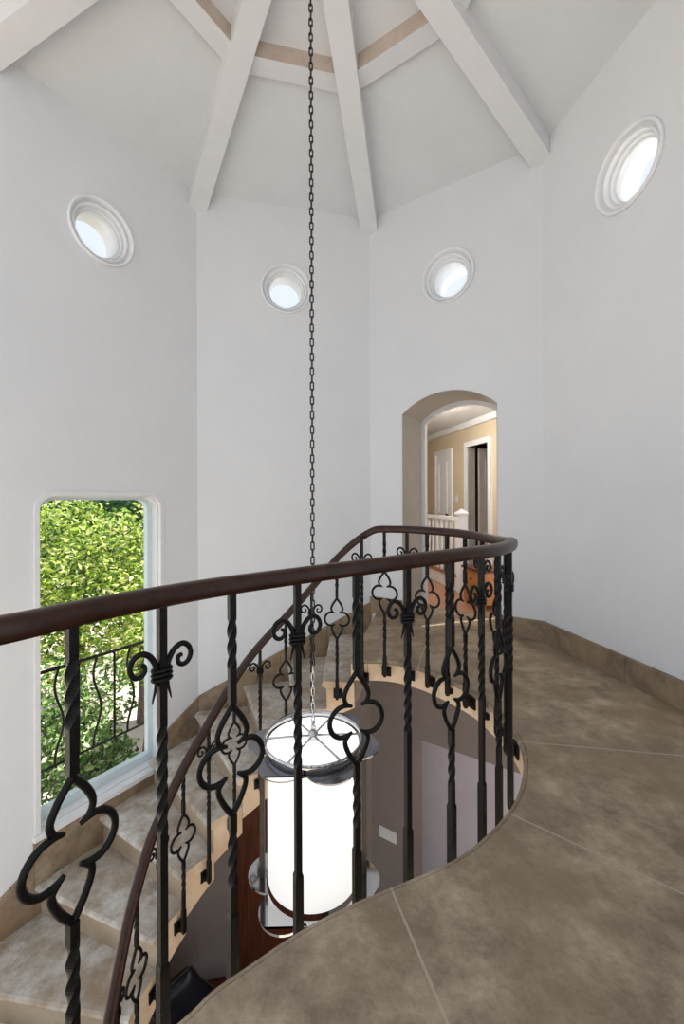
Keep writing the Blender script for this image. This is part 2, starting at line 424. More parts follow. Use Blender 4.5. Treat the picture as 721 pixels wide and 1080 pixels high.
def beam(p, q, w, d, name, side=None):
    """a bar whose top runs from p to q, w wide and d deep; inner or right side left as bare wood"""
    t = (q - p); h = Vector((t.x, t.y, 0)).normalized(); s = Vector((h.y, -h.x, 0)); dn = Vector((0, 0, -d))
    pp = [x + s * sg * w / 2 + e for x in (p, q) for sg in (-1, 1) for e in (Vector((0, 0, .03)), dn)]
    pp = [x - o0 for x in pp]
    m = MB(); m.add(pp, [(1, 3, 7, 5), (0, 4, 6, 2), (0, 2, 3, 1), (4, 5, 7, 6)]); m.add(pp, [(0, 1, 5, 4)], 1 if side == -1 else 0); m.add(pp, [(2, 6, 7, 3)], 1 if side == 1 else 0)
    return m.build(name, [M['beam'], M['rawbeam']], roof_beams)
for i in range(8):
    beam(kk(i, ZC), APEX, BW, BD, 'rafter')
TR = .50
for i in range(8):
    p = kk(i, ZC).lerp(APEX, TR); q = kk(i + 1, ZC).lerp(APEX, TR); d = (q - p).normalized() * .06
    mid = (p + q) / 2; h = (q - p); s = Vector((h.y, -h.x, 0)); inn = 1 if s.dot(APEX - mid) > 0 else -1
    beam(p + d, q - d, .15, .10, 'ring_brace', inn)

# ------------------------------------------------------------------ round windows
def oculus(idx, w, oc):
    q, z = oc; r0 = struct(empty('window_%d' % idx, w.at(q, z)))
    Mx = Vector((w.n.x, w.n.y, 0)).to_track_quat('Z', 'Y').to_matrix().to_4x4()
    m = MB()
    prof = [(.262, .0), (.268, -.018), (.258, -.028), (.247, -.020), (.243, .012), (.236, .034), (.224, .034), (.223, .008), (.214, .0), (.208, .010), (.207, .045), (.202, .052), (.194, .040), (.190, .048),
            (.186, .075), (.180, .078), (.176, .07), (.171, .074), (.169, .10), (.169, .258), (.262, .258)]
    m.lathe(prof, 64, M=Mx, closed=True); fr = m.build('window_frame', M['purewhite'], r0)
    m = MB(); m.lathe([(0, .085), (.172, .085), (.172, .091), (0, .091)], 48, M=Mx); m.build('window_pane', M['glass'], r0)
for i, (nm, w) in enumerate((('A', WA), ('B', WB), ('C', WC), ('D', WD))): oculus(i + 1, w, OC[nm])
# wall C is thicker: an open light shaft behind its round window keeps the sky visible (its hole goes right through)

# ------------------------------------------------------------------ big window on the left wall
w5 = struct(empty('window_5', WA.at((WS0 + WS1) / 2, WZ0)))
o5 = Vector(w5.location); fa = lambda off: (lambda p: WA.at(p[0], p[1], off) - o5)
def grow(g): return roundtop(WS0 - g, WS1 + g, WZ0 - g, WZ1 + g, WR + g)
m = MB(); m.plate([grow(.018), grow(-.018)], fa(-.012), fa(.03)); m.build('casing_bead', M['white'], w5, bevel=.004)
m = MB(); m.plate([grow(0), grow(-.03)], fa(.03), fa(.11)); m.build('window_lining', M['white'], w5)
m = MB(); m.plate([grow(-.001), roundtop(WS0 + .075, WS1 - .06, WZ0 + .10, WZ1 - .05, .1)], fa(.11), fa(.17)); fr = m.build('window_frame', M['frame'], w5, bevel=.004)
m = MB(); m.plate([roundtop(WS0 + .06, WS1 - .05, WZ0 + .09, WZ1 - .04, .1)], fa(.137), fa(.143)); m.build('window_pane', M['glass'], w5)
m = MB(); m.plate([[(WS0 - .03, WZ0 - .03), (WS1 + .03, WZ0 - .03), (WS1 + .03, WZ0 + .012), (WS0 - .03, WZ0 + .012)]], fa(-.03), fa(.11)); m.build('window_sill', M['white'], w5, bevel=.006)

# ------------------------------------------------------------------ balcony floor, fascia, baseboards
near = [(180, 1080), (213, 1046), (251.6, 1020), (303, 985), (340, 964), (376, 947), (410, 933.5), (433, 924), (480.7, 903), (507, 882.5), (530.7, 858.8), (545, 836), (550, 812.7), (550.5, 796)]
far = [(547.8, 784), (513.8, 743.5), (498, 730), (475, 718), (457.5, 710), (440, 703), (417.7, 697.5), (400, 695.5), (369, 695)]
edge = [P(u, v, 0) for u, v in near]
edge += [Vector((.925, 2.28))] + [P(u, v, 0) for u, v in far[1:]]
edge = [Vector((-1.30, .45)), Vector((-.78, .74))] + edge
e3 = crom([(p.x, p.y, 0) for p in edge], 5)
# light smoothing of the traced edge
for _ in range(6):
    e3 = [e3[0]] + [(e3[i - 1] + e3[i] * 2 + e3[i + 1]) / 4 for i in range(1, len(e3) - 1)] + [e3[-1]]
EDGE = [Vector((p.x, p.y)) for p in e3]
def offs(poly, d):
    out = []
    for i, p in enumerate(poly):
        t = (poly[min(i + 1, len(poly) - 1)] - poly[max(i - 1, 0)]).normalized()
        out.append(p + Vector((t.y, -t.x)) * d)     # right of travel = away from the well
    return out
A0 = 76.5; STEP = 11.9; RISE = .222
def ray_oct(ang):
    d = Vector((math.cos(math.radians(ang)), math.sin(math.radians(ang)))); best = None
    for i in range(8):
        a = Vector(K[i]); b = Vector(K[(i + 1) % 8]); e = b - a
        den = d.x * e.y - d.y * e.x
        if abs(den) < 1e-9: continue
        t = ((a.x - C0.x) * e.y - (a.y - C0.y) * e.x) / den; u = ((a.x - C0.x) * d.y - (a.y - C0.y) * d.x) / den
        if t > 0 and -1e-6 <= u <= 1 + 1e-6: best = t if best is None else min(best, t)
    return best
land_out = C0 + Vector((math.cos(math.radians(A0)), math.sin(math.radians(A0)))) * ray_oct(A0)
outer = [land_out, Vector(K[1]), Vector(K[0]), Vector(K[7]), Vector((1.0, -1.2)), Vector((-1.30, -1.2))]
e_in = offs(EDGE, .022)
top = [tuple(p) for p in (e_in + outer)]
m = MB()
m.plate([top], lambda p: Vector((p[0], p[1], 0)), lambda p: Vector((p[0], p[1], -.165)))
rings = [(.022, 0), (.012, -.0012), (.005, -.005), (.001, -.012), (0, -.022), (.004, -.034), (.02, -.04), (.022, -.045)]
prev = None; vs = []; fs = []
for d, z in rings:
    ps = offs(EDGE, d); vs += [Vector((p.x, p.y, z)) for p in ps]
n = len(EDGE)
for r in range(len(rings) - 1):
    for i in range(n - 1): fs.append((r * n + i, r * n + i + 1, (r + 1) * n + i + 1, (r + 1) * n + i))
m.add(vs, fs, 0, True)
struct(m.build('floor', M['balcony']))
# limestone fascia blocks round the well
m = MB(); fin = offs(EDGE, .012); fout = offs(EDGE, .06); n = len(EDGE)
i = 0
while i < n - 1:
    j = min(i + 9, n - 1)
    a = fin[i:j + 1]; b = fout[i:j + 1]
    g = (a[-1] - a[-2]).normalized() * .002
    a = [a[0] + g] + a[1:-1] + [a[-1] - g]; b = [b[0] + g] + b[1:-1] + [b[-1] - g]
    k = len(a); zf = lambda p: -.172 - .16 * min(1, max(0, (2.1 - p.y) / .5))
    V = [Vector((p.x, p.y, -.04)) for p in a] + [Vector((p.x, p.y, zf(p))) for p in a] + [Vector((p.x, p.y, -.04)) for p in b] + [Vector((p.x, p.y, zf(p))) for p in b]
    fs = []
    for q in range(k - 1):
        fs += [(q, q + 1, k + q + 1, k + q), (2 * k + q, 3 * k + q, 3 * k + q + 1, 2 * k + q + 1), (k + q, k + q + 1, 3 * k + q + 1, 3 * k + q), (q, 2 * k + q, 2 * k + q + 1, q + 1)]
    fs += [(0, k, 3 * k, 2 * k), (k - 1, 3 * k - 1, 4 * k - 1, 2 * k - 1)]
    m.add(V, fs); i = j
struct(m.build('trim_1', M['limestone']))
# stone baseboards on the balcony
BH = .178
def base(nm, w, segs, h=BH, joints=()):
    m = MB()
    for q0, q1 in segs:
        cuts = [q0] + [j for j in joints if q0 < j < q1] + [q1]
        for a, b in zip(cuts[:-1], cuts[1:]):
            m.plate([[(a + .002, 0), (b - .002, 0), (b - .002, h), (a + .002, h)]], w.f(0), w.f(-.022))
    m2 = m.build(nm, M['skirt'], bevel=.004); struct(m2)
jD = ray_wall(661, 700, K[1], K[0])[0]
base('baseboard_right', WD, [(0, WD.L)], joints=(jD, jD + .62))
base('baseboard_back_right', WC, [(0, AS0), (AS1, WC.L)])
# raked skirting along the stair
m = MB(); hB = lambda q: .115 - .468 * q
bj = [0, .5, 1.0, 1.45, WB.L]
for a, b in zip(bj[:-1], bj[1:]):
    m.plate([[(a + .0015, hB(a) - .55), (b - .0015, hB(b) - .55), (b - .0015, hB(b)), (a + .0015, hB(a))]], WB.f(0), WB.f(-.026))
struct(m.build('baseboard_back_left', M['skirt'], bevel=.003))
m = MB(); hA = lambda q: -.742 - .46 * q; L_ = WA.L
m.plate([[(0, hA(0) - .6), (WS0 - .02, hA(.4) - .6), (WS0 - .02, hA(WS0)), (0, hA(0))]], WA.f(0), WA.f(-.026))
m.plate([[(WS0 - .018, hA(.4) - .6), (WS1 + .03, hA(WS1) - .6), (WS1 + .03, WZ0 - .035), (WS0 - .018, WZ0 - .035)]], WA.f(0), WA.f(-.026))
m.plate([[(WS1 + .032, hA(WS1) - .6), (L_, hA(L_) - .6), (L_, hA(L_)), (WS1 + .032, hA(WS1))]], WA.f(0), WA.f(-.026))
struct(m.build('baseboard_left', M['skirt'], bevel=.003))

# ------------------------------------------------------------------ stone stair
RI = 1.085
stair = empty('spiral_staircase', (C0.x, C0.y, FLOOR2), 0, 'curved stone staircase with worn treads descending along the left wall', 'staircase')
o0 = Vector(stair.location)
for k in range(1, 17):
    a1 = A0 + STEP * (k - 1); a2 = A0 + STEP * k; z = -RISE * k
    RK = RI + (k % 2) * .005; zb = max(z - .31, FLOOR2)
    prof = [(a1, -.018, z), (a2, -.02, z), (a2, .004, z - .004), (a2, .016, z - .014), (a2, .02, z - .028), (a2, .014, z - .042), (a2, -.006, z - .052), (a2, -.018, z - .06), (a2, -.02, zb), (a1, -.018, max(z - .20, FLOOR2))]
    def pt(a, off, z, r):
        t = math.radians(a); d = Vector((math.cos(t), math.sin(t))); p = C0 + d * r + Vector((-d.y, d.x)) * off
        return Vector((p.x, p.y, z)) - o0
    m = MB(); cols = 7
    # intermediate angles so that the outer end follows the wall and the inner end the curve
    def interp(i, f):  # top and underside divided in the angle
        return None
    sect = []
    nsub = 4
    for s_ in range(nsub): sect.append((a1 + (a2 - a1) * s_ / nsub, -.018 * (1 - s_ / nsub) - .02 * s_ / nsub, z))
    sect += prof[1:9]
    for s_ in range(1, nsub + 1): sect.append((a2 + (a1 - a2) * s_ / nsub, -.02, zb + (prof[9][2] - zb) * s_ / nsub))
    ns = len(sect); V = []
    for c in range(cols):
        for (a, off, zz) in sect:
            ro = ray_oct(a % 360 if a < 360 else a - 360) - .004
            V.append(pt(a, off, zz, RK + (ro - RK) * c / (cols - 1)))
    for c in range(cols - 1):
        for i in range(ns):
            j = (i + 1) % ns
            m.add([V[c * ns + i], V[c * ns + j], V[(c + 1) * ns + j], V[(c + 1) * ns + i]], [(0, 1, 2, 3)], 2 if sect[i][2] < z - .045 and i < nsub + 8 and sect[j][0] == a2 else 0, False)
    inner = V[:ns]; outer_ = V[(cols - 1) * ns:]
    tri = tessellate_polygon([[Vector((math.radians(a) * RI + off, zz, 0)) for (a, off, zz) in sect]])
    m.add(inner, [tuple(t) for t in tri], 1); m.add(outer_, [tuple(t) for t in tri], 0)
    m.build('step', [M['tread'], M['limestone'], M['riser']], stair)

# ------------------------------------------------------------------ balustrade
SRC = [(374, 571), (352, 591.6), (330, 618), (291, 661), (266, 688), (237.7, 729), (206.7, 784), (197, 800), (162, 872), (150, 911), (137.4, 955), (130, 989), (114.4, 1069)]
def onC(u, v, r=1.03):
    d = Vector(((u - CX) / F, 1.0)); a = d.dot(d); b = -2 * d.dot(C0); c = C0.dot(C0) - r * r; D = max(b * b - 4 * a * c, 0)
    t = (-b + math.sqrt(D)) / (2 * a); p = d * t
    return Vector((p.x, p.y, CAMZ - (v - HZ) / F * t))
nearB = [(75, 646, .92), (170, 628, 1.10), (244, 616, 1.235), (313, 607, 1.36), (375, 599, 1.44), (429, 592, 1.515), (475, 586.5, 1.63), (507, 582.5, 1.755), (525, 580, 1.87), (537, 576, 2.03)]
farB = [(381, 561, 3.20), (405, 558.3, 3.19), (429, 558.5, 3.11), (450, 560, 3.0), (471, 561.5, 2.88), (490, 563.5, 2.71), (508, 567, 2.56), (523, 570, 2.40), (533, 572.5, 2.22)]
def pxY(u, v, Y): return Vector(((u - CX) / F * Y, Y, CAMZ - (v - HZ) / F * Y))
railpts = [Vector((-1.15, .30, 1.0)), Vector((-.90, .54, 1.0)), pxY(0, 663.5, .80)] + [pxY(*b) for b in nearB] + [Vector((.868, 2.14, 1.03))] + [pxY(*b) for b in reversed(farB[1:])] 
railpts += [pxY(394, 558.8, 3.215)] + [onC(*s) for s in SRC]
a_end = math.degrees(math.atan2(railpts[-1].y - C0.y, railpts[-1].x - C0.x)) % 360
for k in range(1, 9):
    a = math.radians(a_end + 9 * k); railpts.append(Vector((C0.x + 1.03 * math.cos(a), C0.y + 1.03 * math.sin(a), railpts[-1].z - .0195 * 9)))
R3 = crom(railpts, 6)
for _ in range(10):
    R3 = [R3[0]] + [(R3[i - 1] + R3[i] * 2 + R3[i + 1]) / 4 for i in range(1, len(R3) - 1)] + [R3[-1]]
bal = empty('balustrade', (C0.x, C0.y, -.15), 0, 'wrought iron balustrade with a mahogany handrail around the stair well', 'balustrade')
ob = Vector(bal.location)
m = MB(); rp = [p - ob for p in R3]
# moulded handrail section swept along the run
sec = [(-.030, -.010), (-.024, -.024), (-.010, -.027), (.010, -.027), (.024, -.024), (.030, -.010), (.031, .004), (.026, .017), (.014, .025), (0, .027), (-.014, .025), (-.026, .017), (-.031, .004)]
V = []; fs = []
for i, p in enumerate(rp):
    t = (rp[min(i + 1, len(rp) - 1)] - rp[max(i - 1, 0)]).normalized(); x = t.cross(Vector((0, 0, 1))).normalized(); y = x.cross(t).normalized()
    for a, b in sec: V.append(p + x * a + y * b)
ns = len(sec)
for i in range(len(rp) - 1):
    for k in range(ns): fs.append((i * ns + k, i * ns + (k + 1) % ns, (i + 1) * ns + (k + 1) % ns, (i + 1) * ns + k))
fs += [tuple(range(ns)), tuple((len(rp) - 1) * ns + k for k in range(ns))]
m.add(V, fs, 0, True); m.build('handrail', M['rail'], bal)

HB = .0102
def twbar(m, z0, z1, tw0=None, tw1=None, hb=HB):
    zs = [z0]; 
    if tw0 is not None:
        n = max(4, int((tw0 - tw1) / .006)); zs += [tw0 + (tw1 - tw0) * k / n for k in range(n + 1)]
    zs.append(z1); tws = []
    for z in zs:
        if tw0 is None or z >= tw0: tws.append(0)
        else: tws.append(round((tw0 - tw1) / .05) * (PI / 2) * min(1, (tw0 - z) / (tw0 - tw1)))
    m.tube([(0, 0, z) for z in zs], hb, 4, twist=tws, square=True, smooth=False)
BASEZ = -1.10
def plate_part(parent, BASEZ=BASEZ, g=.047):
    p = MB(); p.box((0, g, BASEZ), (.074, .010, .076)); p.box((0, g / 2, BASEZ), (.02, g - .005, .022)); p.box((0, g - .017, BASEZ - .002), (.034, .024, .034))
    return p.build('base_plate', M['iron'], parent, bevel=.002)
def sleeve(m, BASEZ=BASEZ):
    m.tube([(0, 0, -.965), (0, 0, -.975), (0, 0, BASEZ - .01), (0, 0, BASEZ - .028)], [.011, .0135, .0135, .009], 4, square=True, smooth=False)
FK = -.325
lpts = [(0, 0), (-.010, -.014), (-.030, -.042), (-.044, -.072), (-.044, -.092), (-.034, -.108), (-.016, -.116)]
lobe = [(-.016, -.116), (-.040, -.110), (-.068, -.116), (-.090, -.138), (-.098, -.166), (-.088, -.196), (-.064, -.214), (-.036, -.214), (-.016, -.204)]
vee = [(-.030, -.212), (-.042, -.228), (-.040, -.250), (-.026, -.282), (-.010, -.308), (0, -.322)]
def make_quatre(bz=BASEZ, g=.047, FK=FK):
    m = MB(); twbar(m, .0, FK + .005, -.10, -.25)
    for sg in (1, -1):
        for path in (lpts, lobe, vee):
            q = [Vector((x * sg, 0, FK + z)) for x, z in crom([(a, b, 0) for a, b in path], 4) and [(v.x, v.y) for v in crom([(a, b, 0) for a, b in path], 4)]]
            n = len(q); rad = [.0090] * n
            if path is lpts: rad = [.0092 - .0042 * (i / (n - 1)) ** 4 for i in range(n)]
            if path is lobe: rad = [.0090 - .004 * (2 * abs(i / (n - 1) - .5)) ** 6 for i in range(n)]
            m.tube(q, rad, 6, smooth=True, up=(0, 1, 0))
    twbar(m, FK - .318, -.97, FK - .37, FK - .53)
    sleeve(m, bz)
    o = m.build('baluster', M['iron'], bal); plate_part(o, bz, g); return o
def make_scroll(bz=BASEZ, g=.047):
    m = MB(); twbar(m, 0, -.97, -.34, -.62); sleeve(m, bz)
    o = m.build('baluster', M['iron'], bal); plate_part(o, bz, g)
    s = MB(); cz = -.205
    arm = [(.011, -.075), (.012, -.03), (.013, .0), (.018, .03), (.034, .056), (.056, .066), (.075, .055), (.082, .034), (.074, .014), (.058, .008), (.045, .018), (.046, .033), (.056, .036)]
    for sg in (1, -1):
        q = crom([(x * sg, 0, cz + z) for x, z in arm], 4); n = len(q)
        # tails splay outwards and end in a point
        tail = crom([(.012 * sg, 0, cz), (.016 * sg, 0, cz - .03), (.026 * sg, 0, cz - .072)], 4)
        s.tube(q[8:], [.0082 - .0022 * i / (n - 8) for i in range(n - 8)], 8, up=(0, 1, 0))
        s.tube(tail, [.0082 * (1 - .8 * i / (len(tail) - 1)) for i in range(len(tail))], 8, up=(0, 1, 0))
    s.build('scroll', M['iron'], o)
    c = MB()
    for k in range(3): c.tube([(math.cos(a) * .024, math.sin(a) * .0145, cz + .012 - .012 * k) for a in [2 * PI * i / 16 for i in range(16)]], .0058, 6, closed=True, up=(0, 0, 1))
    c.build('collar', M['iron'], o); return o
SRCB = [make_quatre(), make_scroll(), make_quatre(-1.25, .09, -.358), make_scroll(-1.25, .09)]; used = {}
def place(kind, pos, tangent_ang, face_out):
    src = SRCB[kind]
    o = src if kind not in used else copy_tree(src)
    used[kind] = True
    o.location = pos - ob; o.rotation_euler = (0, 0, face_out - PI / 2)
def rail_at(p):    # height and outward direction of the rail nearest to a plan point
    best = min(range(len(R3)), key=lambda i: (R3[i].x - p.x) ** 2 + (R3[i].y - p.y) ** 2 + ((R3[i].z - p.z) * .3) ** 2)
    t = R3[min(best + 2, len(R3) - 1)] - R3[max(best - 2, 0)]
    out = math.atan2(-t.x, t.y)                       # right of travel
    return R3[best], out
for i, b in enumerate(nearB):
    p = pxY(*b); r, out = rail_at(p); place(i % 2 + 2, Vector((p.x, p.y, r.z)), 0, out)
for i, b in enumerate(farB):
    p = pxY(*b); r, out = rail_at(p); place((i + 1) % 2, Vector((p.x, p.y, r.z)), 0, out)
for j in range(14):
    ang = 82.4 + 11.3 * j; t = math.radians(ang)
    x, y = C0.x + 1.03 * math.cos(t), C0.y + 1.03 * math.sin(t)
    best = min((p for p in R3[len(R3) // 2:]), key=lambda p: (p.x - x) ** 2 + (p.y - y) ** 2)
    place(j % 2, Vector((x, y, best.z)), 0, t)

# ------------------------------------------------------------------ pendant lantern
lan = empty('pendant_lantern', (LAMP.x, LAMP.y, -.85), 0, 'lit cylindrical glass lantern with scalloped nickel plates hanging on a long chain', 'pendant light')
zt = .77                                          # lantern top above its base
m = MB(); m.lathe([(.250, .05), (.252, .04), (.252, zt - .03), (.250, zt - .02)], 64); m.lathe([(.0, .045), (.249, .045)], 64)
m.build('glass_cylinder', M['lampglass'], lan)
m = MB(); m.lathe([(0, zt - .012), (.254, zt - .012), (.254, zt - .022), (0, zt - .022)], 64); m.build('diffuser', M['lamptop'], lan)
def hexafoil(d=.235, rho=.132, ph=math.radians(-65)):
    pts = []
    for k in range(6):
        a0 = ph + k * PI / 3; c = Vector((d * math.cos(a0), d * math.sin(a0)))
        # circle arc limited by the neighbours
        half = None
        for s_ in range(200):
            al = PI * s_ / 199
            p = c + Vector((math.cos(a0 + al), math.sin(a0 + al))) * rho
            if abs(((math.atan2(p.y, p.x) - a0 + PI) % (2 * PI)) - PI) > PI / 6: half = al; break
        for s_ in range(-9, 10):
            al = half * s_ / 9 * .999
            pts.append(tuple(c + Vector((math.cos(a0 + al), math.sin(a0 + al))) * rho))
    return pts
hx = hexafoil()
ci = lambda r, n=72: [(r * math.cos(2 * PI * k / n), r * math.sin(2 * PI * k / n)) for k in range(n)]
m = MB(); m.plate([hx, ci(.262)], lambda p: Vector((p[0], p[1], zt - .030)), lambda p: Vector((p[0], p[1], zt - .022))); m.build('scalloped_plate', M['dark_nickel'], lan)
m = MB(); m.plate([hx, ci(.258)], lambda p: Vector((p[0], p[1], .0)), lambda p: Vector((p[0], p[1], .012))); m.build('scalloped_plate', M['chrome'], lan)
m = MB(); m.lathe([(.272, zt - .022), (.272, zt + .018), (.269, zt + .020), (.264, zt + .018), (.264, zt - .022)], 72, closed=True); m.build('top_ring', M['chrome'], lan)
m = MB(); m.lathe([(0, zt + .05), (.015, zt + .048), (.026, zt + .034), (.031, zt + .018), (.026, zt), (0, zt - .004)], 20); hub = m.build('hub', M['chrome'], lan)
for k in range(6):
    a = math.radians(-55) + k * PI / 3; m = MB(); m.tube([(.02 * math.cos(a), .02 * math.sin(a), zt + .018), (.268 * math.cos(a), .268 * math.sin(a), zt + .012)], .0065, 8); m.build('spoke', M['chrome'], lan)
for a in (182, 2, 92):
    a = math.radians(a); m = MB(); m.box((.283 * math.cos(a), .283 * math.sin(a), (zt - .022) / 2), (.026, .026, zt - .03)); m.build('side_post', M['darkchain'], lan, bevel=.003)  # dark metal on chrome posts: their dark reflection is put into the colour
# chain
lz = lan.location.z
loop = [(math.cos(a) * .009, 0, math.sin(a) * .009 + (.0145 if math.sin(a) > 0 else -.0145)) for a in [2 * PI * (i + .5) / 12 for i in range(12)]]
PITCH = .0405
z_first = zt + .06
n_tot = int((APEX.z - .05 - lz - z_first) / PITCH)
hk = MB()
hub_eye = MB(); hub_eye.tube([(math.cos(a) * .012, 0, zt + .06 + math.sin(a) * .014) for a in [2 * PI * i / 14 for i in range(14)]], .004, 6, closed=True); hub_eye.build('eye', M['chrome'], hub)
for k in range(101, n_tot):
    z = z_first + PITCH * k
    q = [Vector((x, 0, w + z)) if k % 2 else Vector((0, x, w + z)) for x, y, w in loop]; hk.tube(q, .0041, 6, closed=True)
ch = hk.build('chain', M['darkchain'], lan)
lk = MB(); lk.tube(loop, .0041, 6, closed=True); link0 = lk.build('link', M['darkchain'], ch)
for k in range(100, -1, -1):
    o = link0 if k == 0 else link0.copy()
    if k: COL.objects.link(o)
    if k < 9: o.material_slots[0].link = 'OBJECT'; o.material_slots[0].material = M['chrome']
    o.parent = ch; o.location = (0, 0, z_first + PITCH * (k if k else .35)); o.rotation_euler = (0, 0, (PI / 2 if k % 2 == 0 else 0) + .25)
lp = bpy.data.lights.new('lantern_bulb', 'POINT'); lp.energy = 30; lp.color = (1, .93, .85); lp.shadow_soft_size = .1
lo = bpy.data.objects.new('lantern_bulb', lp); COL.objects.link(lo); lo.location = (0, 0, .4); lo.parent = lan

# ------------------------------------------------------------------ hall beyond the arch
iz = AZC - .0
m = MB(); T0, T1 = .50, .57
outA = arch(AS0 - .001, AS1 + .001, 0, AZS, AZC); inA = arch(AS0 + .05, AS1 - .05, 0, AZS - .03, AZC - .05)
m.plate([[outA[0]] + [(AS0, AZS)] + list(reversed(outA[2:]))[1:-1] + [(AS1, AZS), outA[1], inA[1]] + inA[2:] + [inA[0]]], WC.f(T0), WC.f(T1))
struct(m.build('trim_2', M['white']))
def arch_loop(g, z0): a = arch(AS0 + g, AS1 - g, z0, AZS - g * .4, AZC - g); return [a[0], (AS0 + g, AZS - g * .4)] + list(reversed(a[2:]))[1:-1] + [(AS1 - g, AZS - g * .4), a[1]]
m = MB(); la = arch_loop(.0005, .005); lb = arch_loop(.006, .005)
m.plate([la + list(reversed(lb))], WC.f(.001), WC.f(T0)); struct(m.build('trim_4', M['greige']))  # thin lining, greyer than the wall plaster, over the arch reveal
hd = Vector((-.2, .98)).normalized(); hn = Vector((hd.y, -hd.x))      # along the hall and towards its right side
H0 = Vector((2.07, 6.0))
def hp(t, z, off=0.0): p = H0 + hd * t + hn * off; return Vector((p.x, p.y, z))
CZ = 2.45
tw = lambda u: (lambda Y: (Y - 6.0) / hd.y)(( 2.07 + 1.2245) / ((u - CX) / F + .20408))
d2a, d2b = tw(477.3), tw(459.8); d3a, d3b = tw(515.8), tw(493.4)
m = MB(); m.plate([[(-1.4, 0), (d3a, 0), (d3a, 2.06), (d3b, 2.06), (d3b, 0), (6, 0), (6, CZ), (-1.4, CZ)]], lambda p: hp(p[0], p[1]), lambda p: hp(p[0], p[1], .12)); struct(m.build('wall_hall_right', M['beige']))
def xy(v): return (v.x, v.y)
HALL = [xy(WC.at(-.75, 0, .56)), xy(WC.at(1.95, 0, .56)), xy(hp(-1.2, 0, .1)), xy(hp(6, 0, .1)), xy(hp(6, 0, -2.3))]
m = MB(); m.plate([HALL], lambda p: Vector((p[0], p[1], CZ)), lambda p: Vector((p[0], p[1], CZ + .1))); struct(m.build('ceiling_hall', M['ceil']))
m = MB(); m.plate([HALL], lambda p: Vector((p[0], p[1], -.005)), lambda p: Vector((p[0], p[1], -.15))); struct(m.build('floor_hall', M['oak']))
m = MB(); m.plate([[(-2.3, 0), (.1, 0), (.1, CZ), (-2.3, CZ)]], lambda p: hp(6, p[1], p[0]), lambda p: hp(6.1, p[1], p[0])); struct(m.build('wall_hall_back', M['beige']))
m = MB(); m.plate([[(-.2, 0), (6, 0), (6, CZ), (-.2, CZ)]], lambda p: hp(p[0], p[1], -2.3), lambda p: hp(p[0], p[1], -2.4)); struct(m.build('wall_hall_left', M['beige']))
# crown moulding
m = MB(); m.plate([[(-1.4, CZ - .09), (6, CZ - .09), (6, CZ), (-1.4, CZ)]], lambda p: hp(p[0], p[1]), lambda p: hp(p[0], p[1], -.05)); struct(m.build('trim_3', M['ceil']))
m = MB(); m.plate([[(d2b + .1, 0), (6, 0), (6, .13), (d2b + .1, .13)]], lambda p: hp(p[0], p[1]), lambda p: hp(p[0], p[1], -.015)); m.plate([[(d3b + .09, 0), (d2a - .1, 0), (d2a - .1, .13), (d3b + .09, .13)]], lambda p: hp(p[0], p[1]), lambda p: hp(p[0], p[1], -.015)); struct(m.build('baseboard_hall', M['white']))
# closed white door
def hl(o): return (lambda off: (lambda p: hp(p[0], p[1], off) - o))
D2 = struct(empty('door_2', hp((d2a + d2b) / 2, 0))); h2 = hl(Vector(D2.location))
m = MB(); m.plate([[(d2a + .06, .01), (d2b - .06, .01), (d2b - .06, 2.04), (d2a + .06, 2.04)]], h2(0), h2(-.02))
c = (d2a + d2b) / 2
for z0, z1 in ((.2, .85), (1.0, 1.9)):
    m.plate([[(d2a + .17, z0), (d2b - .17, z0), (d2b - .17, z1), (d2a + .17, z1)], [(d2a + .19, z0 + .02), (d2b - .19, z0 + .02), (d2b - .19, z1 - .02), (d2a + .19, z1 - .02)]], h2(-.02), h2(-.032))
l2 = m.build('door_leaf', M['white'], D2)
m = MB(); m.plate([[(d2a - .01, 0), (d2a + .06, 0), (d2a + .06, 2.04), (d2b - .06, 2.04), (d2b - .06, 0), (d2b + .01, 0), (d2b + .01, 2.11), (d2a - .01, 2.11)]], h2(0), h2(-.035)); m.build('door_casing', M['white'], D2)
m = MB(); kc = hp(d2a + .12, .98, -.05) - Vector(D2.location); m.lathe([(0, -.03), (.024, -.02), (.028, 0), (.012, .02), (.012, .04)], 14, c=(0, 0, 0), M=Matrix.Translation(kc) @ Vector((hn.x, hn.y, 0)).to_track_quat('Z', 'Y').to_matrix().to_4x4()); m.build('door_knob', M['darkchain'], l2)
# half open grey door
D3 = struct(empty('door_3', hp(d3a, 0))); h3 = hl(Vector(D3.location))
m = MB(); m.plate([[(d3a - .08, 0), (d3a, 0), (d3a, 2.06), (d3b, 2.06), (d3b, 0), (d3b + .08, 0), (d3b + .08, 2.14), (d3a - .08, 2.14)]], h3(.12), h3(-.03)); m.build('door_casing', M['white'], D3)
def swing(p, off): return hp(d3b - .05 - off * -1 - .04, p[1], .14 + p[0]) - Vector(D3.location)
WL = (d3b - d3a) - .02
m = MB(); m.plate([[(0, .01), (WL, .01), (WL, 2.04), (0, 2.04)]], lambda p: swing(p, 0), lambda p: swing(p, .04))
for z0, z1 in ((.15, .75), (.92, 1.92)):
    m.plate([[(.1, z0), (WL - .1, z0), (WL - .1, z1), (.1, z1)], [(.125, z0 + .025), (WL - .125, z0 + .025), (WL - .125, z1 - .025), (.125, z1 - .025)]], lambda p: swing(p, 0), lambda p: swing(p, -.014))
m.build('door_leaf', M['greydoor'], D3)
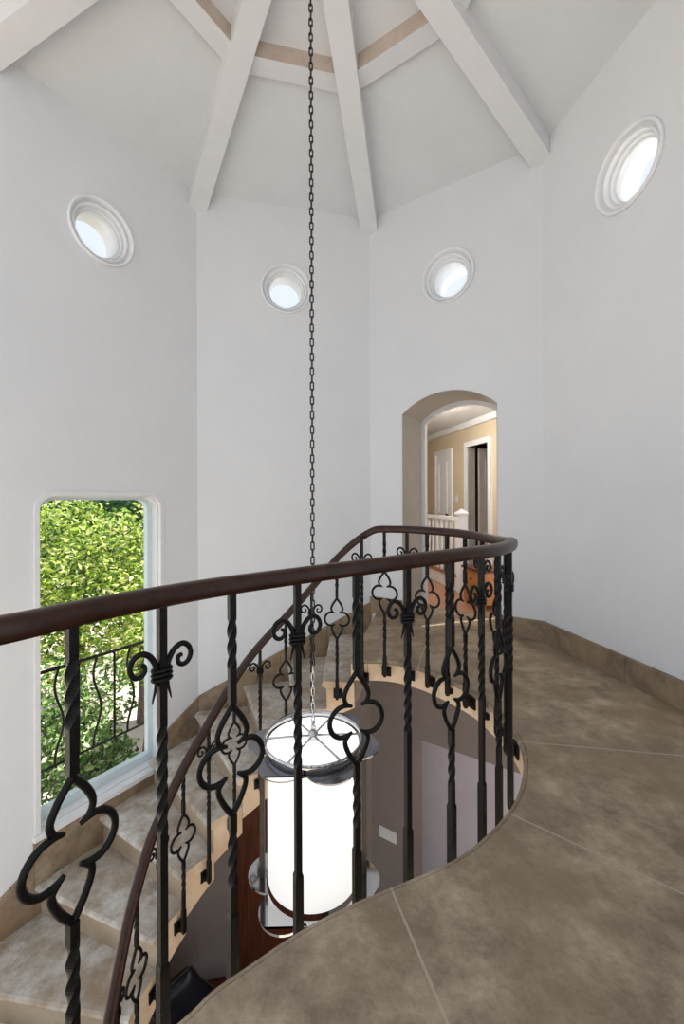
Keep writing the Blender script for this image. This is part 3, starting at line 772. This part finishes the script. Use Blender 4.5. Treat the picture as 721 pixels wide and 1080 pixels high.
m = MB(); m.plate([[(d3a - .3, 0), (d3b + .6, 0), (d3b + .6, CZ), (d3a - .3, CZ)]], lambda p: hp(p[0], p[1], 1.2), lambda p: hp(p[0], p[1], 1.3)); struct(m.build('wall_side_closet', M['dark']))  # closet surfaces near black: the unlit room's darkness is put into the colour
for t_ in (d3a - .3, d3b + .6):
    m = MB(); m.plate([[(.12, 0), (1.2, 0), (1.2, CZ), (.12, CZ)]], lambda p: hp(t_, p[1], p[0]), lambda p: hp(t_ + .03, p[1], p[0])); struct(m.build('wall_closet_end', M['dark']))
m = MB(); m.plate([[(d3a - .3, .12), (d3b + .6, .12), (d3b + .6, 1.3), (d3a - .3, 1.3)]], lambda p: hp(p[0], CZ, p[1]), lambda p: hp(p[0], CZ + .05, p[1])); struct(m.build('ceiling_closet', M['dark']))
# wall switch
t_s = tw(481.5); sw = empty('light_switch', hp(t_s, 1.26), 0, 'small white light switch between the two hall doors', 'light switch'); hs = hl(Vector(sw.location))
m = MB(); m.plate([[(t_s - .04, 1.2), (t_s + .04, 1.2), (t_s + .04, 1.32), (t_s - .04, 1.32)]], hs(0), hs(-.008)); m.build('cover_plate', M['plateplastic'], sw)
m = MB(); m.plate([[(t_s - .008, 1.245), (t_s + .008, 1.245), (t_s + .008, 1.275), (t_s - .008, 1.275)]], hs(-.008), hs(-.018)); m.build('toggle', M['plateplastic'], sw)
# white guard rail with newel
N0 = Vector((1.60, 5.60)); gr = empty('hall_railing', (N0.x, N0.y, 0), 0, 'white painted wooden railing with square newel post in the hall beyond the arch', 'railing')
gp = lambda t, z, off=0: Vector((hd.x * t + hn.x * off, hd.y * t + hn.y * off, z))
m = MB(); Mg = Matrix.Rotation(math.atan2(hd.y, hd.x), 4, 'Z')
m.box((0, 0, .52), (.11, .11, 1.04), Mg); m.box((0, 0, 1.055), (.14, .14, .03), Mg)
nw = m.build('newel_post', M['white'], gr, bevel=.004)
m = MB(); q = .07; m.add([Mg @ Vector(v) for v in ((-q, -q, 1.07), (q, -q, 1.07), (q, q, 1.07), (-q, q, 1.07), (0, 0, 1.125))], [(0, 1, 4), (1, 2, 4), (2, 3, 4), (3, 0, 4), (3, 2, 1, 0)]); m.build('cap', M['white'], nw)
RL = 2.0
m = MB(); m.box((RL / 2, 0, .985), (RL, .06, .05), Mg); m.build('top_rail', M['white'], gr, bevel=.004)
m = MB(); m.box((RL / 2, 0, .20), (RL, .05, .05), Mg); m.build('bottom_rail', M['oak'], gr)
m = MB(); m.box((RL / 2, 0, .09), (RL, .03, .18), Mg); m.build('kick_board', M['white'], gr)
for k in range(12):
    m = MB(); m.box((.15 + .155 * k, 0, .59), (.03, .03, .74), Mg); m.build('spindle', M['white'], gr)
# small wooden chest
cc = Vector(((509 - CX) / F * 4.95, 4.95)); cb = empty('wooden_chest', (cc.x, cc.y, -.005), math.atan2(hd.y, hd.x), 'small golden wood chest with a dark top just beyond the arch', 'chest')
m = MB(); m.box((0, 0, .235), (.44, .28, .37)); m.build('body', M['chest'], cb, bevel=.006)
m = MB(); m.box((0, 0, .435), (.48, .32, .03)); m.build('lid', M['doorwood'], cb, bevel=.006)
m = MB()
for sx in (-1, 1):
    for sy in (-1, 1): m.box((sx * .18, sy * .11, .027), (.05, .05, .05))
m.build('feet', M['chest'], cb)
for zz in (.16, .32):
    m = MB(); m.box((0, .142, zz), (.38, .012, .14)); dr = m.build('drawer', M['chest'], cb, bevel=.003)
    m = MB(); m.lathe([(0, .03), (.012, .026), (.014, .016), (.006, .008), (.006, 0)], 12, M=Matrix.Translation((0, .148, zz)) @ Matrix.Rotation(-PI / 2, 4, 'X')); m.build('knob', M['darkchain'], dr)
# pale stone threshold under the arch
m = MB(); m.plate([[(AS0, -.01), (AS1, -.01), (AS1, .56), (AS0, .56)]], lambda p: WC.at(p[0], .004, p[1]), lambda p: WC.at(p[0], -.16, p[1])); struct(m.build('floor_threshold', M['balcony']))
for loc, e, col in (((.95, 5.35, 2.3), 48, (1, .93, .84)),):
    l = bpy.data.lights.new('hall_fill_light', 'POINT'); l.energy = e; l.color = col; l.shadow_soft_size = .12  # unseen light added to brighten the hall
    o = bpy.data.objects.new('hall_fill_light', l); COL.objects.link(o); o.location = loc
pl = WC.at(2.5, -1.5, .52)
l = bpy.data.lights.new('side_room_fill_light', 'POINT'); l.energy = 24; l.color = (1, .93, .95); l.shadow_soft_size = .15  # unseen light added to brighten the room behind the lower opening
o = bpy.data.objects.new('side_room_fill_light', l); COL.objects.link(o); o.location = pl

# ------------------------------------------------------------------ dark cushion on a bench in the lower hall
cy = 3.75; cxx = (192 - CX) / F * cy
bn = empty('bench', (cxx, cy, FLOOR2), math.radians(35), 'low dark wooden bench against the wall under the stairs', 'bench')
m = MB(); m.box((0, 0, .255), (.9, .36, .05)); m.build('seat', M['doorwood'], bn, bevel=.006)
for sx in (-1, 1):
    for sy in (-1, 1):
        m = MB(); m.box((sx * .4, sy * .14, .1155), (.05, .05, .225)); m.build('leg', M['doorwood'], bn)
cu = empty('cushion', (cxx - .03, cy - .02, FLOOR2 + .29), math.radians(28), 'black leather cushion propped on its edge in the lower hall', 'cushion')
def pillow(w, h, t, n=14):
    v = []; f = []
    for sgn in (1, -1):
        for i in range(n + 1):
            for j in range(n + 1):
                a = i / n * 2 - 1; b = j / n * 2 - 1
                k = max(0, (1 - a ** 4) * (1 - b ** 4)) ** .6
                pin = 1 - .07 * (1 - abs(a)) * abs(b) ** 3; pib = 1 - .07 * (1 - abs(b)) * abs(a) ** 3
                v.append((a * w / 2 * pib, sgn * t / 2 * k, b * h / 2 * pin))
    N2 = (n + 1) ** 2
    for s_ in range(2):
        for i in range(n):
            for j in range(n):
                a = s_ * N2 + i * (n + 1) + j; f.append((a, a + 1, a + n + 2, a + n + 1))
    return v, f
v, f = pillow(.44, .44, .17); Rm = Matrix.Translation((0, 0, .30)) @ Matrix.Rotation(.18, 4, 'X') @ Matrix.Rotation(math.radians(62), 4, 'Y')
m = MB(); m.add([Rm @ Vector(x) for x in v], f, 0, True); m.build('cushion_body', M['cushion'], cu)
m = MB(); ed = [(a, b) for a, b in ((-1, -1), (1, -1), (1, 1), (-1, 1))]
loopc = []
for (a, b), (c, d) in zip(ed, ed[1:] + ed[:1]):
    for k in range(10):
        x = a + (c - a) * k / 10; y = b + (d - b) * k / 10
        pin = 1 - .07 * (1 - abs(x)) * abs(y) ** 3; pib = 1 - .07 * (1 - abs(y)) * abs(x) ** 3
        loopc.append(Rm @ Vector((x * .22 * pib, 0, y * .22 * pin)))
m.tube(loopc, .006, 6, closed=True); m.build('piping', M['cushionedge'], cu)

# ------------------------------------------------------------------ outside the window
GZ = -4.3
m = MB(); m.box((-12, 10, GZ - .1), (40, 40, .2)); struct(m.build('ground_outside', M['paving']))
# iron guard outside
off = .62
gq = []
for u, v in ((153, 678), (40, 706.5)): gq.append(ray_wall(u, v, K[3], K[4], off))
zr = (gq[0][1] + gq[1][1]) / 2; q0 = gq[0][0]
gd = empty('iron_guard', WA.at(q0, zr - 1.0, off), 0, 'black iron guard rail with wavy bars outside the tall window', 'railing')
og = Vector(gd.location); ga = lambda q, z, o=0: WA.at(q, z, off + o) - og
m = MB(); m.tube([ga(q0 - .02, zr), ga(q0 + 2.2, zr)], .016, 8); m.build('top_rail', M['iron'], gd)
m = MB(); m.tube([ga(q0 - .02, zr - .86), ga(q0 + 2.2, zr - .86)], .011, 8); m.build('bottom_rail', M['iron'], gd)
m = MB(); m.tube([ga(q0, zr + .12), ga(q0, zr - 1.0)], .018, 8); m.build('post', M['iron'], gd)
m = MB(); m.tube([ga(q0 + 2.2, zr + .12), ga(q0 + 2.2, zr - 1.0)], .018, 8); m.build('post', M['iron'], gd)
for k in range(1, 13):
    q = q0 + .165 * k; m = MB()
    if k % 2: pts = crom([ga(q + .035 * math.sin(t * PI * 2.6), zr - .86 * t) for t in [i / 12 for i in range(13)]], 3)
    else: pts = [ga(q, zr), ga(q, zr - .86)]
    m.tube(pts, .0115, 7); m.build('bar', M['iron'], gd)
for q in (q0, q0 + 2.2):
    m = MB(); m.tube([ga(q, zr - .92), ga(q, zr - .92, -off + .26)], .014, 8); m.build('wall_bracket', M['iron'], gd)

def leaves(m, c, rad, n, size, squash=1.0, rng=random):
    for _ in range(n):
        while True:
            p = Vector((rng.uniform(-1, 1), rng.uniform(-1, 1), rng.uniform(-1, 1)))
            if .25 < p.length < 1: break
        p = p.normalized() * (p.length ** .45)
        lum = 1 + .22 * math.sin(p.x * 7 + c[0]) * math.sin(p.z * 6 + c[1]) + .12 * math.sin(p.y * 9)
        p = Vector((p.x * rad * lum, p.y * rad * lum, p.z * rad * squash * lum)) + Vector(c)
        d = Vector((rng.gauss(0, 1), rng.gauss(0, 1), rng.gauss(-.2, .6))).normalized(); nn = d.orthogonal(); nn = Matrix.Rotation(rng.uniform(0, 6.28), 3, d) @ nn
        s = size * rng.uniform(.6, 1.25); w = s * .34
        b = d.cross(nn)
        m.add([p - d * s * .5, p + b * w * .5 + nn * s * .08, p + d * s * .5, p - b * w * .5 + nn * s * .08], [(0, 1, 2, 3)])
def tree(name, label, cat, c, rad, base_z, n, size, mat, squash=1.0, trunk=.1, branches=7, blobs=5, group='trees and shrubs outside the window'):
    t = empty(name, (c[0], c[1], base_z), 0, label, cat, group); o = Vector(t.location); rng = random.Random(hash(label) % 1000 if False else len(label))
    m = MB(); cc = Vector(c) - o
    leaves(m, cc, rad * .8, n // 2, size, squash, rng)
    for k in range(blobs):
        a = 2 * PI * k / blobs + rng.random(); q = cc + Vector((math.cos(a) * rad * .6, math.sin(a) * rad * .6, rng.uniform(-.45, .5) * rad * squash)); leaves(m, q, rad * .48, n // (2 * blobs), size, squash, rng)
    m.build('foliage', mat, t, recalc=False)
    m = MB(); top = cc - Vector((0, 0, rad * squash * .3))
    m.tube(crom([(0, 0, 0), (.06, .03, top.z * .4), (top.x - .05, top.y, top.z * .75), tuple(top)], 5), [trunk * (1 - .5 * i / 15) for i in range(16)], 9)
    for k in range(branches):
        a = 2 * PI * k / branches; e = cc + Vector((math.cos(a) * rad * .75, math.sin(a) * rad * .75, rng.uniform(-.3, .6) * rad * squash))
        m.tube(crom([tuple(top * .92), tuple(top.lerp(e, .5) + Vector((0, 0, .1))), tuple(e)], 5), [trunk * .4 * (1 - .8 * i / 10) for i in range(11)], 6)
    m.build('trunk', M['bark'], t); return t
def at(u, v, Y): return ((u - CX) / F * Y, Y, CAMZ - (v - HZ) / F * Y)
tree('leafy_tree', 'bright yellow green tree filling the upper part of the tall window', 'tree', at(88, 615, 7.2), 1.75, GZ, 17000, .115, M['leafA'], .95, .1, 9, 7)
tree('dark_tree', 'deep green tree behind the bright one at the top right of the window', 'tree', at(150, 560, 10.5), 2.3, GZ, 6000, .26, M['leafB'], 1.0, .16)
tree('dark_tree', 'deep green tree behind the bright one at the top left of the window', 'tree', at(30, 545, 11.5), 3.0, GZ, 6000, .28, M['leafB'], 1.0, .16)
tree('shrub', 'leafy shrub beyond the guard rail at the lower left of the window', 'shrub', at(62, 775, 5.4), .85, GZ, 5000, .10, M['leafC'], 1.25, .05)
tree('shrub', 'small shrub below the guard rail near the middle of the window', 'shrub', at(104, 800, 5.0), .42, GZ, 1400, .10, M['leafC'], 1.0, .03)
tree('shrub', 'yellow green shrub at the right edge of the window view', 'shrub', at(150, 690, 9.0), .55, GZ, 1200, .16, M['leafA'], 1.2, .04)

# ------------------------------------------------------------------ light, sky, camera
sun = bpy.data.lights.new('sun', 'SUN'); sun.energy = 10.5; sun.angle = math.radians(1); sun.color = (1, .95, .86)
so = bpy.data.objects.new('sun', sun); COL.objects.link(so)
sd = Vector((.80, .25, 1.25)).normalized(); so.rotation_euler = sd.to_track_quat('Z', 'Y').to_euler(); so.location = (6, 2, 12)
wd = bpy.data.worlds.new('sky'); scene.world = wd; wd.use_nodes = True
bg = wd.node_tree.nodes['Background']; bg.inputs[0].default_value = (.84, .915, 1.0, 1); bg.inputs[1].default_value = 1.15
cam = bpy.data.cameras.new('camera'); co = bpy.data.objects.new('camera', cam); COL.objects.link(co)
cam.sensor_width = 36; cam.sensor_height = 36; cam.sensor_fit = 'AUTO'; cam.lens = 36 * F / 1080
cam.shift_y = -(540 - HZ) / 1080; cam.clip_start = .02
co.location = (0, 0, CAMZ); co.rotation_euler = (PI / 2, math.radians(.2), 0)
scene.camera = co
vs = scene.view_settings; vs.view_transform = 'Standard'; vs.look = 'None'; vs.gamma = 1; vs.exposure = -0.12; vs.use_curve_mapping = False
